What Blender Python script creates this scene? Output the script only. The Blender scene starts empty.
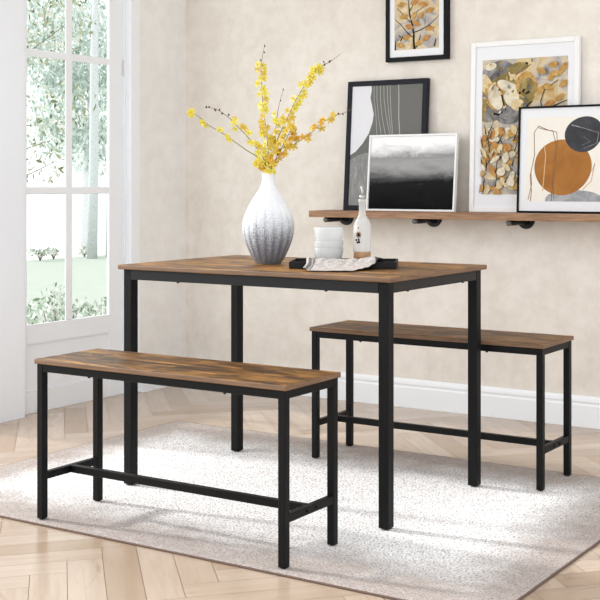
import bpy, bmesh, math, random
from mathutils import Vector, Matrix, Euler

random.seed(11)
PI = math.pi
sc = bpy.context.scene
COL = sc.collection
sc.view_settings.view_transform = 'Standard'
sc.view_settings.look = 'None'
sc.view_settings.exposure = 0.06

# ------------------------------------------------------------------ helpers
def lin(r, g, b, a=1.0):
    f = lambda c: (c/255/12.92) if c/255 <= .04045 else ((c/255+.055)/1.055)**2.4
    return (f(r), f(g), f(b), a)

def mat(name):
    m = bpy.data.materials.new(name); m.use_nodes = True
    nt = m.node_tree; b = nt.nodes['Principled BSDF']
    return m, nt, b

def N(nt, typ, **kw):
    n = nt.nodes.new(typ)
    for k, v in kw.items():
        if k in n.inputs.keys(): n.inputs[k].default_value = v
        else: setattr(n, k, v)
    return n

def ramp(nt, fac, stops):
    r = nt.nodes.new('ShaderNodeValToRGB'); e = r.color_ramp.elements
    while len(e) < len(stops): e.new(.5)
    for i, (p, c) in enumerate(stops):
        e[i].position = p; e[i].color = c
    nt.links.new(fac, r.inputs[0]); return r.outputs[0]

def mix(nt, fac, a, b, mode='MIX'):
    m = nt.nodes.new('ShaderNodeMix'); m.data_type = 'RGBA'; m.blend_type = mode
    for s, v in ((m.inputs[0], fac), (m.inputs[6], a), (m.inputs[7], b)):
        if hasattr(v, 'links') or isinstance(v, bpy.types.NodeSocket): nt.links.new(v, s)
        else: s.default_value = v
    return m.outputs[2]

def coords(nt, scale=(1, 1, 1), kind='Object', rot=(0, 0, 0)):
    t = nt.nodes.new('ShaderNodeTexCoord'); mp = nt.nodes.new('ShaderNodeMapping')
    mp.inputs['Scale'].default_value = scale; mp.inputs['Rotation'].default_value = rot
    nt.links.new(t.outputs[kind], mp.inputs[0]); return mp.outputs[0]

def noise(nt, vec, scale, detail=4, rough=.55, dist=0):
    n = N(nt, 'ShaderNodeTexNoise', Scale=scale, Detail=detail, Roughness=rough, Distortion=dist)
    nt.links.new(vec, n.inputs['Vector']); return n.outputs['Fac']

def bump(nt, b, h, strength=.2, dist=.002):
    n = N(nt, 'ShaderNodeBump', Strength=strength, Distance=dist)
    nt.links.new(h, n.inputs['Height']); nt.links.new(n.outputs[0], b.inputs['Normal'])

def plain(name, c, rough=.5, metal=0, spec=.5, var=.06, vscale=30):
    m, nt, b = mat(name)
    v = coords(nt); f = noise(nt, v, vscale)
    d = tuple(x*(1-var) for x in c[:3])+(1,); l = tuple(min(1, x*(1+var)) for x in c[:3])+(1,)
    nt.links.new(ramp(nt, f, [(.3, d), (.7, l)]), b.inputs['Base Color'])
    b.inputs['Roughness'].default_value = rough; b.inputs['Metallic'].default_value = metal
    b.inputs['Specular IOR Level'].default_value = spec
    return m

def tag(o, label=None, cat=None, group=None, kind=None):
    if label: o['label'] = label
    if cat: o['category'] = cat
    if group: o['group'] = group
    if kind: o['kind'] = kind
    return o

def empty(name, loc=(0, 0, 0), rz=0):
    o = bpy.data.objects.new(name, None); COL.objects.link(o)
    o.location = loc; o.rotation_euler = (0, 0, rz); o.empty_display_size = .05
    return o

class MB:
    """collects shapes, then links them as one mesh object"""
    def __init__(s): s.bm = bmesh.new()
    def _fin(s, verts, mi):
        fs = set()
        for v in verts:
            for f in v.link_faces: fs.add(f)
        for f in fs: f.material_index = mi
    def box(s, x0, x1, y0, y1, z0, z1, bev=.0, mi=0, seg=2, rot=None):
        t = bmesh.new()
        bmesh.ops.create_cube(t, size=1)
        for v in t.verts:
            v.co = Vector(((x0+x1)/2+v.co.x*(x1-x0), (y0+y1)/2+v.co.y*(y1-y0), (z0+z1)/2+v.co.z*(z1-z0)))
        if bev: bmesh.ops.bevel(t, geom=t.edges[:], offset=bev, segments=seg, profile=.5, affect='EDGES')
        s._merge(t, mi, rot); return s
    def _merge(s, t, mi, rot=None):
        mp = {}
        for v in t.verts: mp[v] = s.bm.verts.new(rot @ v.co if rot else v.co)
        for f in t.faces:
            try:
                g = s.bm.faces.new([mp[v] for v in f.verts]); g.material_index = mi; g.smooth = f.smooth
            except ValueError: pass
        t.free()
    def tube(s, pts, rad, n=8, mi=0, cap=True):
        pts = [Vector(p) for p in pts]; m = len(pts)
        rads = rad if isinstance(rad, (list, tuple)) else [rad]*m
        rings = []; ref = None
        for i, p in enumerate(pts):
            d = (pts[min(i+1, m-1)]-pts[max(i-1, 0)]).normalized()
            if ref is None: ref = Vector((0, 0, 1)) if abs(d.z) < .9 else Vector((1, 0, 0))
            a = (ref-d*ref.dot(d)).normalized(); b = d.cross(a); ref = a
            rings.append([s.bm.verts.new(p+(a*math.cos(2*PI*k/n)+b*math.sin(2*PI*k/n))*rads[i]) for k in range(n)])
        for i in range(m-1):
            for k in range(n):
                f = s.bm.faces.new((rings[i][k], rings[i][(k+1) % n], rings[i+1][(k+1) % n], rings[i+1][k]))
                f.material_index = mi; f.smooth = True
        if cap:
            for r in (rings[0][::-1], rings[-1]):
                f = s.bm.faces.new(r); f.material_index = mi
        return s
    def lathe(s, prof, n=48, c=(0, 0, 0), mi=0, fn=None, close=False):
        rings = []
        for (r, z) in prof:
            ring = []
            for k in range(n):
                a = 2*PI*k/n; rr = fn(r, z, a) if fn else r
                ring.append(s.bm.verts.new((c[0]+rr*math.cos(a), c[1]+rr*math.sin(a), c[2]+z)))
            rings.append(ring)
        for i in range(len(prof)-1):
            for k in range(n):
                f = s.bm.faces.new((rings[i][k], rings[i][(k+1) % n], rings[i+1][(k+1) % n], rings[i+1][k]))
                f.material_index = mi; f.smooth = True
        f = s.bm.faces.new(rings[0][::-1]); f.material_index = mi
        f = s.bm.faces.new(rings[-1]); f.material_index = mi
        return s
    def poly(s, pts, mi=0, smooth=False):
        f = s.bm.faces.new([s.bm.verts.new(p) for p in pts]); f.material_index = mi; f.smooth = smooth
        return s
    def ball(s, c, r, mi=0, u=8, v=6, sc=(1, 1, 1)):
        t = bmesh.new(); bmesh.ops.create_uvsphere(t, u_segments=u, v_segments=v, radius=1)
        for q in t.verts: q.co = Vector((c[0]+q.co.x*r*sc[0], c[1]+q.co.y*r*sc[1], c[2]+q.co.z*r*sc[2]))
        for f in t.faces: f.smooth = True
        s._merge(t, mi); return s
    def build(s, name, mats, parent=None, recalc=True):
        if recalc: bmesh.ops.recalc_face_normals(s.bm, faces=s.bm.faces[:])
        me = bpy.data.meshes.new(name); s.bm.to_mesh(me); s.bm.free()
        for m in (mats if isinstance(mats, (list, tuple)) else [mats]): me.materials.append(m)
        o = bpy.data.objects.new(name, me); COL.objects.link(o)
        if parent is not None: o.parent = parent
        return o

# ------------------------------------------------------------------ dimensions (metres; X along the table, Y towards the picture wall)
YB, XL = 1.4547, -1.7712
FZ = -.011                      # floor; the rug's top is just under z = 0
CEIL = 2.65
GZ = -.30                       # garden ground
YAW = .5361

# ------------------------------------------------------------------ materials
def m_plaster(name, a, b_, c):
    m, nt, b = mat(name)
    v = coords(nt); vs = coords(nt, (5, 5, 1.6))
    f1 = noise(nt, v, 1.7, 6, .62, .4); f2 = noise(nt, vs, 1.2, 5, .6); f3 = noise(nt, v, 14, 6, .7)
    c1 = ramp(nt, f1, [(.32, b_), (.62, a)])
    c2 = mix(nt, .22, c1, ramp(nt, f2, [(.35, c), (.6, a)]))
    c3 = mix(nt, .42, c2, ramp(nt, f3, [(.38, b_), (.6, a)]))
    nt.links.new(c3, b.inputs['Base Color'])
    b.inputs['Roughness'].default_value = .85; b.inputs['Specular IOR Level'].default_value = .2
    bump(nt, b, f3, .25, .003)
    return m
M_WALL = m_plaster('cream_plaster', lin(234, 228, 221), lin(215, 207, 197), lin(204, 195, 184))
M_WALL2 = m_plaster('grey_cream_plaster', lin(240, 239, 237), lin(228, 225, 221), lin(220, 216, 211))
M_WHITE = plain('white_paint', lin(239, 242, 246), .45, var=.012, vscale=3)
M_PIER = plain('pale_wall_paint', lin(238, 242, 248), .7, var=.015, vscale=2)
M_CEIL = plain('ceiling_paint', lin(245, 244, 242), .8, var=.01)

def m_floor():
    m, nt, b = mat('oak_herringbone')
    uv = nt.nodes.new('ShaderNodeUVMap'); uv.uv_map = 'UVMap'
    mp = N(nt, 'ShaderNodeMapping'); mp.inputs['Scale'].default_value = (2.2, 26, 1); nt.links.new(uv.outputs[0], mp.inputs[0])
    g = noise(nt, mp.outputs[0], 1.6, 6, .6, .8)
    mp2 = N(nt, 'ShaderNodeMapping'); mp2.inputs['Scale'].default_value = (3, 9, 1); nt.links.new(uv.outputs[0], mp2.inputs[0])
    k = noise(nt, mp2.outputs[0], 1.4, 3, .5, 1.2)
    at = nt.nodes.new('ShaderNodeAttribute'); at.attribute_name = 'plank'
    base = ramp(nt, at.outputs['Fac'], [(0, lin(168, 146, 124)), (.35, lin(183, 164, 146)), (.7, lin(188, 170, 153)), (1, lin(196, 179, 163))])
    c = mix(nt, ramp(nt, g, [(.42, (0, 0, 0, 1)), (.75, (.42, .42, .42, 1))]), base, lin(160, 136, 114))
    c = mix(nt, ramp(nt, k, [(.62, (0, 0, 0, 1)), (.8, (.5, .5, .5, 1))]), c, lin(138, 113, 92))
    nt.links.new(c, b.inputs['Base Color'])
    b.inputs['Roughness'].default_value = .2; b.inputs['Specular IOR Level'].default_value = .5
    bump(nt, b, g, .08, .001)
    return m
M_FLOOR = m_floor()
M_JOINT = plain('dark_floor_joint', lin(120, 98, 78), .8)

def m_rustic(name, bright=1.0):
    m, nt, b = mat(name)
    v = coords(nt, (1, 1, 1))
    br = N(nt, 'ShaderNodeTexBrick'); br.offset = .37; br.inputs['Scale'].default_value = 1
    br.inputs['Brick Width'].default_value = .31; br.inputs['Row Height'].default_value = .052; br.inputs['Mortar Size'].default_value = .0012
    br.inputs['Color1'].default_value = (0, 0, 0, 1); br.inputs['Color2'].default_value = (1, 1, 1, 1); br.inputs['Mortar'].default_value = (.1, .1, .1, 1)
    nt.links.new(v, br.inputs['Vector'])
    # every board shifts its own grain
    sep = N(nt, 'ShaderNodeVectorMath'); sep.operation = 'MULTIPLY_ADD'
    nt.links.new(br.outputs['Color'], sep.inputs[0]); sep.inputs[1].default_value = (3.7, 1.3, 2.1); nt.links.new(v, sep.inputs[2])
    mg = N(nt, 'ShaderNodeMapping'); mg.inputs['Scale'].default_value = (4.5, 42, 5); nt.links.new(sep.outputs[0], mg.inputs[0])
    g = noise(nt, mg.outputs[0], 1, 7, .62, .6)
    mb_ = N(nt, 'ShaderNodeMapping'); mb_.inputs['Scale'].default_value = (4.5, 11, 5); nt.links.new(sep.outputs[0], mb_.inputs[0])
    burn = noise(nt, mb_.outputs[0], 1.1, 6, .66, 1.0)
    s = lambda r, g_, b__: tuple(min(1, x*bright) for x in lin(r, g_, b__)[:3])+(1,)
    c = ramp(nt, g, [(.30, s(66, 43, 17)), (.46, s(122, 82, 37)), (.62, s(178, 129, 64))])
    c = mix(nt, ramp(nt, burn, [(.40, (.9, .9, .9, 1)), (.57, (0, 0, 0, 1))]), c, s(46, 30, 15))
    pl = ramp(nt, br.outputs['Color'], [(0, (.62, .6, .58, 1)), (.5, (.95, .93, .9, 1)), (1, (1.1, 1.08, 1.05, 1))])
    c = mix(nt, .8, c, pl, 'MULTIPLY')
    nt.links.new(c, b.inputs['Base Color'])
    b.inputs['Roughness'].default_value = .42; b.inputs['Specular IOR Level'].default_value = .3
    bump(nt, b, g, .12, .001)
    return m
M_RUST = m_rustic('rustic_brown_board', 1.0)
M_RUST_TOP = m_rustic('rustic_brown_tabletop', 1.2)  # brighter copy of the board: grazing light on the top put into its colour
def m_edge(name, a, b_):
    m, nt, b = mat(name)
    v = coords(nt, (9, 9, 120)); f = noise(nt, v, 1, 5, .6)
    nt.links.new(ramp(nt, f, [(.3, a), (.7, b_)]), b.inputs['Base Color']); b.inputs['Roughness'].default_value = .55
    return m
M_EDGE = m_edge('brown_edge_band', lin(98, 72, 50), lin(134, 102, 76))
M_SHELF = m_edge('oak_shelf_board', lin(120, 86, 60), lin(168, 130, 98))
M_SHELF_END = plain('sawn_shelf_end', lin(150, 126, 104), .7)
M_BLACK = plain('black_powder_coat', (.0045, .0045, .005, 1), .45, spec=.16, var=.15, vscale=60)
M_RAIL = plain('sheen_black_powder_coat', (.012, .012, .0135, 1), .42, spec=.25, var=.12, vscale=60)  # black coat lightened: the table rails' sheen is painted into the colour
M_RUBBER = plain('black_plastic', (.01, .01, .01, 1), .6)
M_PIPE = plain('black_iron', (.006, .006, .007, 1), .4, spec=.3)
M_STEEL = plain('worn_steel', (.10, .095, .09, 1), .4, metal=.4)

def m_rug():
    m, nt, b = mat('grey_white_pile')
    v = coords(nt)
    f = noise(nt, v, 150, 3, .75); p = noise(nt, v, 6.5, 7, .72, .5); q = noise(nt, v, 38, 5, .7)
    # window light pool painted into the pile: pale centre, greyer towards the edges
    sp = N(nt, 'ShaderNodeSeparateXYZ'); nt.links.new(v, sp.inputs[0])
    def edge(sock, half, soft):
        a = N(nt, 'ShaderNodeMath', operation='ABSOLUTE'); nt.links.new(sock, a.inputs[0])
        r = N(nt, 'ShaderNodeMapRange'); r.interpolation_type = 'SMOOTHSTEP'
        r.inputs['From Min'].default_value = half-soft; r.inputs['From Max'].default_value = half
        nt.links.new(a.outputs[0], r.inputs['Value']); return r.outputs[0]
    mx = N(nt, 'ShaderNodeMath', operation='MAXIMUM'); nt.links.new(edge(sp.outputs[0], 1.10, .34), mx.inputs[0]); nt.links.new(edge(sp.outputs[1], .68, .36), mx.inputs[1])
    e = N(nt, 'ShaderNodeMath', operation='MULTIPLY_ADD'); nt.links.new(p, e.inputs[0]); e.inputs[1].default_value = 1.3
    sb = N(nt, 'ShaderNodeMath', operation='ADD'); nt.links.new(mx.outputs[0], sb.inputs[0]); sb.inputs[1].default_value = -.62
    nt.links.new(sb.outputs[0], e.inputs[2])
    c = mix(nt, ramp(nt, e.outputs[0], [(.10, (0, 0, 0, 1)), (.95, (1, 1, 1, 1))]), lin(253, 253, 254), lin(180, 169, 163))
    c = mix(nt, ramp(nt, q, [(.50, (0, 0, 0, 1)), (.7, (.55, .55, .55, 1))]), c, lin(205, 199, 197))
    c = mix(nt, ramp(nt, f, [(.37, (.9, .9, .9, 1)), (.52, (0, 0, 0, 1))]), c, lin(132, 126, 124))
    nt.links.new(c, b.inputs['Base Color'])
    b.inputs['Roughness'].default_value = .95; b.inputs['Specular IOR Level'].default_value = .1
    bump(nt, b, f, .6, .004)
    return m
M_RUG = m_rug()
M_BIND = plain('brown_binding', lin(104, 84, 74), .9)

# ------------------------------------------------------------------ setting
def struct(o, label, cat):
    return tag(o, label, cat, None, 'structure')

# herringbone floor: one mesh, planks as faces over a dark joint bed
def make_floor():
    w, n = .096, 6; L = w*n; ang = math.radians(46.5)
    ca, sa = math.cos(ang), math.sin(ang); ax, ay = -.102, -.986
    off = Vector((0, 1+n))*w
    def wd(u, v):
        u -= off.x; v -= off.y
        return (ax+u*ca-v*sa, ay+u*sa+v*ca)
    x0, x1, y0, y1 = XL-.149, 3.2, -2.2, YB+.02
    verts, faces, uvs, vals = [], [], [], []
    def clip(poly):
        for axis, lim, sgn in ((0, x0, 1), (0, x1, -1), (1, y0, 1), (1, y1, -1)):
            out = []
            for i in range(len(poly)):
                a, b = poly[i], poly[(i+1) % len(poly)]
                da, db = (a[axis]-lim)*sgn, (b[axis]-lim)*sgn
                if da >= 0: out.append(a)
                if (da >= 0) != (db >= 0):
                    t = da/(da-db); out.append(tuple(a[j]+t*(b[j]-a[j]) for j in range(4)))
            poly = out
            if not poly: return None
        return poly
    rnd = random.Random(5); g = .0007
    for k in range(-70, 70):
        for t in range(-8, 9):
            for kind in (0, 1):
                if kind == 0: a = (k+2*n*t, k, k+n+2*n*t, k+1)
                else: a = (k+2*n*t, k+1, k+1+2*n*t, k+1+n)
                u0, v0, u1, v1 = (a[0]*w+g, a[1]*w+g, a[2]*w-g, a[3]*w-g)
                c = wd((u0+u1)/2, (v0+v1)/2)
                if not (x0-.5 < c[0] < x1+.5 and y0-.5 < c[1] < y1+.5): continue
                o = rnd.random()*20; val = rnd.random()
                P = []
                for (u, v) in ((u0, v0), (u1, v0), (u1, v1), (u0, v1)):
                    q = wd(u, v)
                    P.append(q+((u-u0+o, v-v0+o*.7) if kind == 0 else (v-v0+o, u-u0+o*.7)))
                P = clip(P)
                if not P or len(P) < 3: continue
                i0 = len(verts)
                verts += [(p[0], p[1], FZ) for p in P]; uvs += [(p[2], p[3]) for p in P]
                faces.append(list(range(i0, i0+len(P)))); vals.append(val)
    nf = len(faces); i0 = len(verts)
    verts += [(x0, y0, FZ-.0015), (x1, y0, FZ-.0015), (x1, y1, FZ-.0015), (x0, y1, FZ-.0015),
              (x0, y0, FZ-.05), (x1, y0, FZ-.05), (x1, y1, FZ-.05), (x0, y1, FZ-.05)]
    uvs += [(0, 0)]*8
    for q in ((0, 1, 2, 3), (7, 6, 5, 4), (0, 4, 5, 1), (1, 5, 6, 2), (2, 6, 7, 3), (3, 7, 4, 0)): faces.append([i0+j for j in q])
    me = bpy.data.meshes.new('floor'); me.from_pydata(verts, [], faces)
    ul = me.uv_layers.new(name='UVMap')
    for lp in me.loops: ul.data[lp.index].uv = uvs[lp.vertex_index]
    at = me.attributes.new('plank', 'FLOAT', 'FACE')
    for i in range(len(faces)): at.data[i].value = vals[i] if i < nf else .5
    me.materials.append(M_FLOOR); me.materials.append(M_JOINT)
    for i, p in enumerate(me.polygons): p.material_index = 0 if i < nf else 1
    o = bpy.data.objects.new('floor', me); COL.objects.link(o)
    struct(o, 'pale oak herringbone parquet floor around and under the rug', 'floor')
make_floor()

struct(MB().box(XL-.15, 3.2, YB, YB+.15, FZ-.05, CEIL).build('wall_back', M_WALL), 'cream mottled plaster wall behind the picture shelf', 'wall')
WX0 = XL-.06                                  # the window unit's inner plane lies at XL-.04
W0, W1 = .30, .9835                           # window opening along Y
lw = MB()
lw.box(XL-.15, XL, W1+.12, YB, FZ-.05, CEIL)
struct(lw.build('wall_left', M_WALL2), 'narrow grey cream plaster strip of side wall between window and corner', 'wall')
pw = MB(); pw.box(XL-.15, XL, .02, .363, FZ-.05, CEIL); pw.box(XL-.15, XL, .363, W1+.12, 2.42, CEIL); pw.box(XL-.15, XL, -2.2, .02, 2.42, CEIL)
struct(pw.build('wall_front', M_PIER), 'plain pale wall pier at left edge of the window', 'wall')
struct(MB().box(XL-.15, 1.6, -.9, YB+.15, CEIL, CEIL+.1).build('ceiling', M_CEIL), 'white ceiling', 'ceiling')

# baseboards
def base_profile(p0, p1, nrm, h, name):
    prof = [(0, 0), (.016, 0), (.016, h*.70), (.013, h*.74), (.013, h*.80), (.016, h*.83), (.014, h*.92), (.008, h), (0, h)]
    m = MB(); p0, p1, nrm = Vector(p0), Vector(p1), Vector(nrm)
    r = [[m.bm.verts.new(p+nrm*a+Vector((0, 0, b))) for a, b in prof] for p in (p0, p1)]
    for i in range(len(prof)):
        j = (i+1) % len(prof); m.bm.faces.new((r[0][i], r[0][j], r[1][j], r[1][i]))
    m.bm.faces.new(r[0]); m.bm.faces.new(r[1][::-1])
    return m.build(name, M_WHITE)
struct(base_profile((XL, YB, FZ), (3.2, YB, FZ), (0, -1, 0), .132, 'baseboard_back'), 'white moulded baseboard along the picture wall', 'baseboard')
struct(base_profile((XL, W1+.12, FZ), (XL, YB-.016, FZ), (1, 0, 0), .132, 'baseboard_left'), 'short white baseboard between window and corner', 'baseboard')

# tall white window with a panelled foot
win = empty('window_1', (XL-.04, .64, FZ)); struct(win, 'tall white multi pane window with solid panel at its foot', 'window')
def wloc(y): return y-.64
def wz(z): return z-FZ
xo, xi = -.016, 0.0
fr = MB()
fr.box(xo, xi, wloc(.30), wloc(.4105), 0, wz(2.40), .002)            # left stile
fr.box(xo, xi, wloc(.9300), wloc(1.0255), 0, wz(2.40), .002)         # right stile
fr.box(xo, xi-.001, wloc(.4105), wloc(.9300), wz(.306), wz(.3935), .002)    # bottom rail
fr.box(xo, xi-.001, wloc(.4105), wloc(.9300), wz(2.24), wz(2.40), .002)
fr.box(xo, xi-.001, wloc(.4105), wloc(.9300), 0, wz(.088), .002)
fr.build('window_frame', M_WHITE, win)
mu = MB()
mu.box(xo+.004, xi-.004, wloc(.650), wloc(.692), wz(.3935), wz(2.24), .004)
for z in (.987, 1.618): mu.box(xo+.004, xi-.005, wloc(.4105), wloc(.9300), wz(z), wz(z+.034), .004)
mu.build('muntin', M_WHITE, win)
pn = MB()
pn.box(xo, xi-.010, wloc(.40), wloc(.985), wz(.08), wz(.312))
pn.box(xi-.010, xi-.003, wloc(.4105), wloc(.972), wz(.300), wz(.3105), .003)
pn.box(xi-.010, xi-.004, wloc(.4105), wloc(.972), wz(.088), wz(.096), .003)
pn.build('lower_panel', M_WHITE, win)
def m_glass():
    m = bpy.data.materials.new('window_glass'); m.use_nodes = True; nt = m.node_tree; nt.nodes.clear()
    o = N(nt, 'ShaderNodeOutputMaterial'); t = N(nt, 'ShaderNodeBsdfTransparent'); g = N(nt, 'ShaderNodeBsdfGlossy', Roughness=.02)
    t.inputs[0].default_value = (.97, .985, .98, 1)
    fz = N(nt, 'ShaderNodeFresnel', IOR=1.3); mx = N(nt, 'ShaderNodeMixShader')
    ge = N(nt, 'ShaderNodeNewGeometry'); inv = N(nt, 'ShaderNodeMath', operation='SUBTRACT'); inv.inputs[0].default_value = 1; nt.links.new(ge.outputs['Backfacing'], inv.inputs[1])
    mu_ = N(nt, 'ShaderNodeMath', operation='MULTIPLY'); nt.links.new(fz.outputs[0], mu_.inputs[0]); nt.links.new(inv.outputs[0], mu_.inputs[1])
    nt.links.new(mu_.outputs[0], mx.inputs[0]); nt.links.new(t.outputs[0], mx.inputs[1]); nt.links.new(g.outputs[0], mx.inputs[2]); nt.links.new(mx.outputs[0], o.inputs[0])
    return m
M_GLASS = m_glass()
for (ya, yb) in ((.4105, .650), (.692, .9300)):
    for (za, zb) in ((.3935, .987), (1.021, 1.618), (1.652, 2.24)):
        MB().box(-.0125, -.0105, wloc(ya)-.004, wloc(yb)+.004, wz(za)-.004, wz(zb)+.004).build('pane', M_GLASS, win)
hg = MB()
hg.tube([(xi+.006, wloc(1.0265), wz(1.572)), (xi+.006, wloc(1.0265), wz(1.652))], .004, 10)
hg.box(xi-.001, xi+.003, wloc(1.012), wloc(1.0265), wz(1.575), wz(1.65), .001)
hg.build('hinge', plain('painted_hinge', lin(222, 224, 226), .4), win)
tr = MB()
tr.box(XL-.13, XL-.03, 1.0255, 1.037, FZ, 2.42, .001)
tr.box(XL-.13, XL+.002, 1.037, W1+.12, FZ, 2.42, .003)
struct(tr.build('trim_1', M_WHITE), 'white casing at the right side of the window', 'trim')

# ------------------------------------------------------------------ rug
def make_rug():
    r = empty('area_rug', (-.005, -.0765, FZ)); tag(r, 'large pale grey and white short pile rug under the table and benches', 'rug')
    hx, hy = 1.113, .7075
    nx, ny = 320, 205; bm = bmesh.new(); rnd = random.Random(3)
    g = []
    for i in range(nx+1):
        row = []
        for j in range(ny+1):
            x, y = -hx+2*hx*i/nx, -hy+2*hy*j/ny
            ed = min(hx-abs(x), hy-abs(y))
            z = .0078 - rnd.random()*.0026
            if ed < .012: z = .0045+.0033*ed/.012
            if 0 < i < nx: x += (rnd.random()-.5)*.004
            if 0 < j < ny: y += (rnd.random()-.5)*.004
            row.append(bm.verts.new((x, y, z)))
        g.append(row)
    for i in range(nx):
        for j in range(ny):
            f = bm.faces.new((g[i][j], g[i+1][j], g[i+1][j+1], g[i][j+1])); f.smooth = True
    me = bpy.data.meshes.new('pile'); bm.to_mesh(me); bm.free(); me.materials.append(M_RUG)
    o = bpy.data.objects.new('pile', me); COL.objects.link(o); o.parent = r
    b = MB()
    for x0, x1, y0, y1 in ((-hx-.004, hx+.004, -hy-.004, -hy+.006), (-hx-.004, hx+.004, hy-.006, hy+.004), (-hx-.004, -hx+.006, -hy, hy), (hx-.006, hx+.004, -hy, hy)):
        b.box(x0, x1, y0, y1, .0004, .0052, .0015)
    b.box(-hx, hx, -hy, hy, .0004, .003)
    tag(b.build('binding', M_BIND, r), 'dark brown edge binding')
make_rug()

# ------------------------------------------------------------------ table and benches
def board(L, D, z0, z1, name, parent, bev=.003, top=None):
    m = MB(); m.box(-L/2, L/2, -D/2, D/2, z0, z1, bev, 0, 2)
    m.bm.faces.ensure_lookup_table(); m.bm.normal_update()
    for f in m.bm.faces:
        if abs(f.normal.z) < .8: f.material_index = 1
    return m.build(name, [top or M_RUST, M_EDGE], parent)

def leg_set(parent, L, D, ix, iy, lw, ztop, foot):
    for sx in (-1, 1):
        for sy in (-1, 1):
            cx, cy = sx*(L/2-ix-lw/2), sy*(D/2-iy-lw/2)
            lg = MB().box(cx-lw/2, cx+lw/2, cy-lw/2, cy+lw/2, foot-.0025, ztop, .0022).build('leg', M_BLACK, parent)
            MB().lathe([(lw*.34, -.0026), (lw*.43, -.0020), (lw*.43, foot+.002)], 16, (cx, cy, 0)).build('foot_pad', M_RUBBER, lg)

T_L, T_D, T_H = 1.10, .6481, .7570
table = empty('dining_table', (0, 0, 0)); tag(table, 'tall rectangular dining table with rustic brown top and black metal frame', 'table')
board(T_L, T_D, .7410, T_H, 'tabletop', table, .003, M_RUST_TOP)
TIX, TIY, TLW = .017, .0127, .0345
leg_set(table, T_L, T_D, TIX, TIY, TLW, .7408, .0025)
xi_, yi_ = T_L/2-TIX, T_D/2-TIY
for sy in (-1, 1):
    MB().box(-xi_+TLW, xi_-TLW, sy*yi_-(TLW*.8 if sy > 0 else .001), sy*yi_+(.001*-1 if sy > 0 else TLW*.8), .7065, .7407, .0015).build('rail', M_RAIL, table)
for sx in (-1, 1):
    MB().box(sx*xi_-(TLW*.8 if sx > 0 else -.001), sx*xi_+(-.001 if sx > 0 else TLW*.8), -yi_+TLW, yi_-TLW, .7065, .7407, .0015).build('rail', M_RAIL, table)
def screw(x, y, z, parent, ax='z', r=.005):
    d = {'z': Vector((0, 0, -1)), 'x': Vector((1, 0, 0)), '-x': Vector((-1, 0, 0))}[ax]
    p = Vector((x, y, z))
    return MB().tube([p, p+d*.003, p+d*.005], [r, r, r*.6], 10).build('screw', M_BLACK, parent)
for x in (-.30, .30): screw(x, -yi_+.014, .7067, table); screw(x, yi_-.014, .7067, table)
for y in (-.17, .20): screw(xi_-.014, y, .7067, table); screw(-xi_+.014, y, .7067, table)

B_L, B_D, B_H = .9596, .2722, .4935
def make_bench(name, loc, label):
    r = empty(name, loc); tag(r, label, 'bench', 'matching dining benches')
    board(B_L, B_D, .4785, B_H, 'seat', r, .0025)
    ix, iy, lw = .0064, .0058, .0235
    leg_set(r, B_L, B_D, ix, iy, lw, .4783, .0012)
    xa, ya = B_L/2-ix, B_D/2-iy
    for sy in (-1, 1):
        MB().box(-xa+lw, xa-lw, sy*ya-(lw-.001 if sy > 0 else -.001), sy*ya+(-.001 if sy > 0 else lw-.001), .4545, .4783, .0015).build('rail', M_BLACK, r)
    for sx in (-1, 1):
        MB().box(sx*xa-(lw-.001 if sx > 0 else -.001), sx*xa+(-.001 if sx > 0 else lw-.001), -ya+lw, ya-lw, .4545, .4783, .0015).build('rail', M_BLACK, r)
    zb0, zb1 = .118, .141
    for sx in (-1, 1):
        cb = MB().box(sx*(xa-lw/2)-.010, sx*(xa-lw/2)+.010, -ya+lw, ya-lw, zb0, zb1, .0015).build('crossbar', M_BLACK, r)
        for y in (-.022, .022): screw(sx*(xa-lw/2)+sx*.0095, y, (zb0+zb1)/2, cb, 'x' if sx > 0 else '-x', .004)
    MB().box(-xa+lw/2+.010, xa-lw/2-.010, -.010, .010, zb0, zb1, .0015).build('stretcher', M_BLACK, r)
    for x in (-.26, .26): screw(x, -ya+.010, .4547, r); screw(x, ya-.010, .4547, r)
    return r
make_bench('dining_bench', (.0035, -.6277, 0), 'nearer dining bench in front of the table, rustic brown seat on black frame')
make_bench('dining_bench', (.2741, .4742, 0), 'farther dining bench behind the table, standing between table and picture wall')

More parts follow.
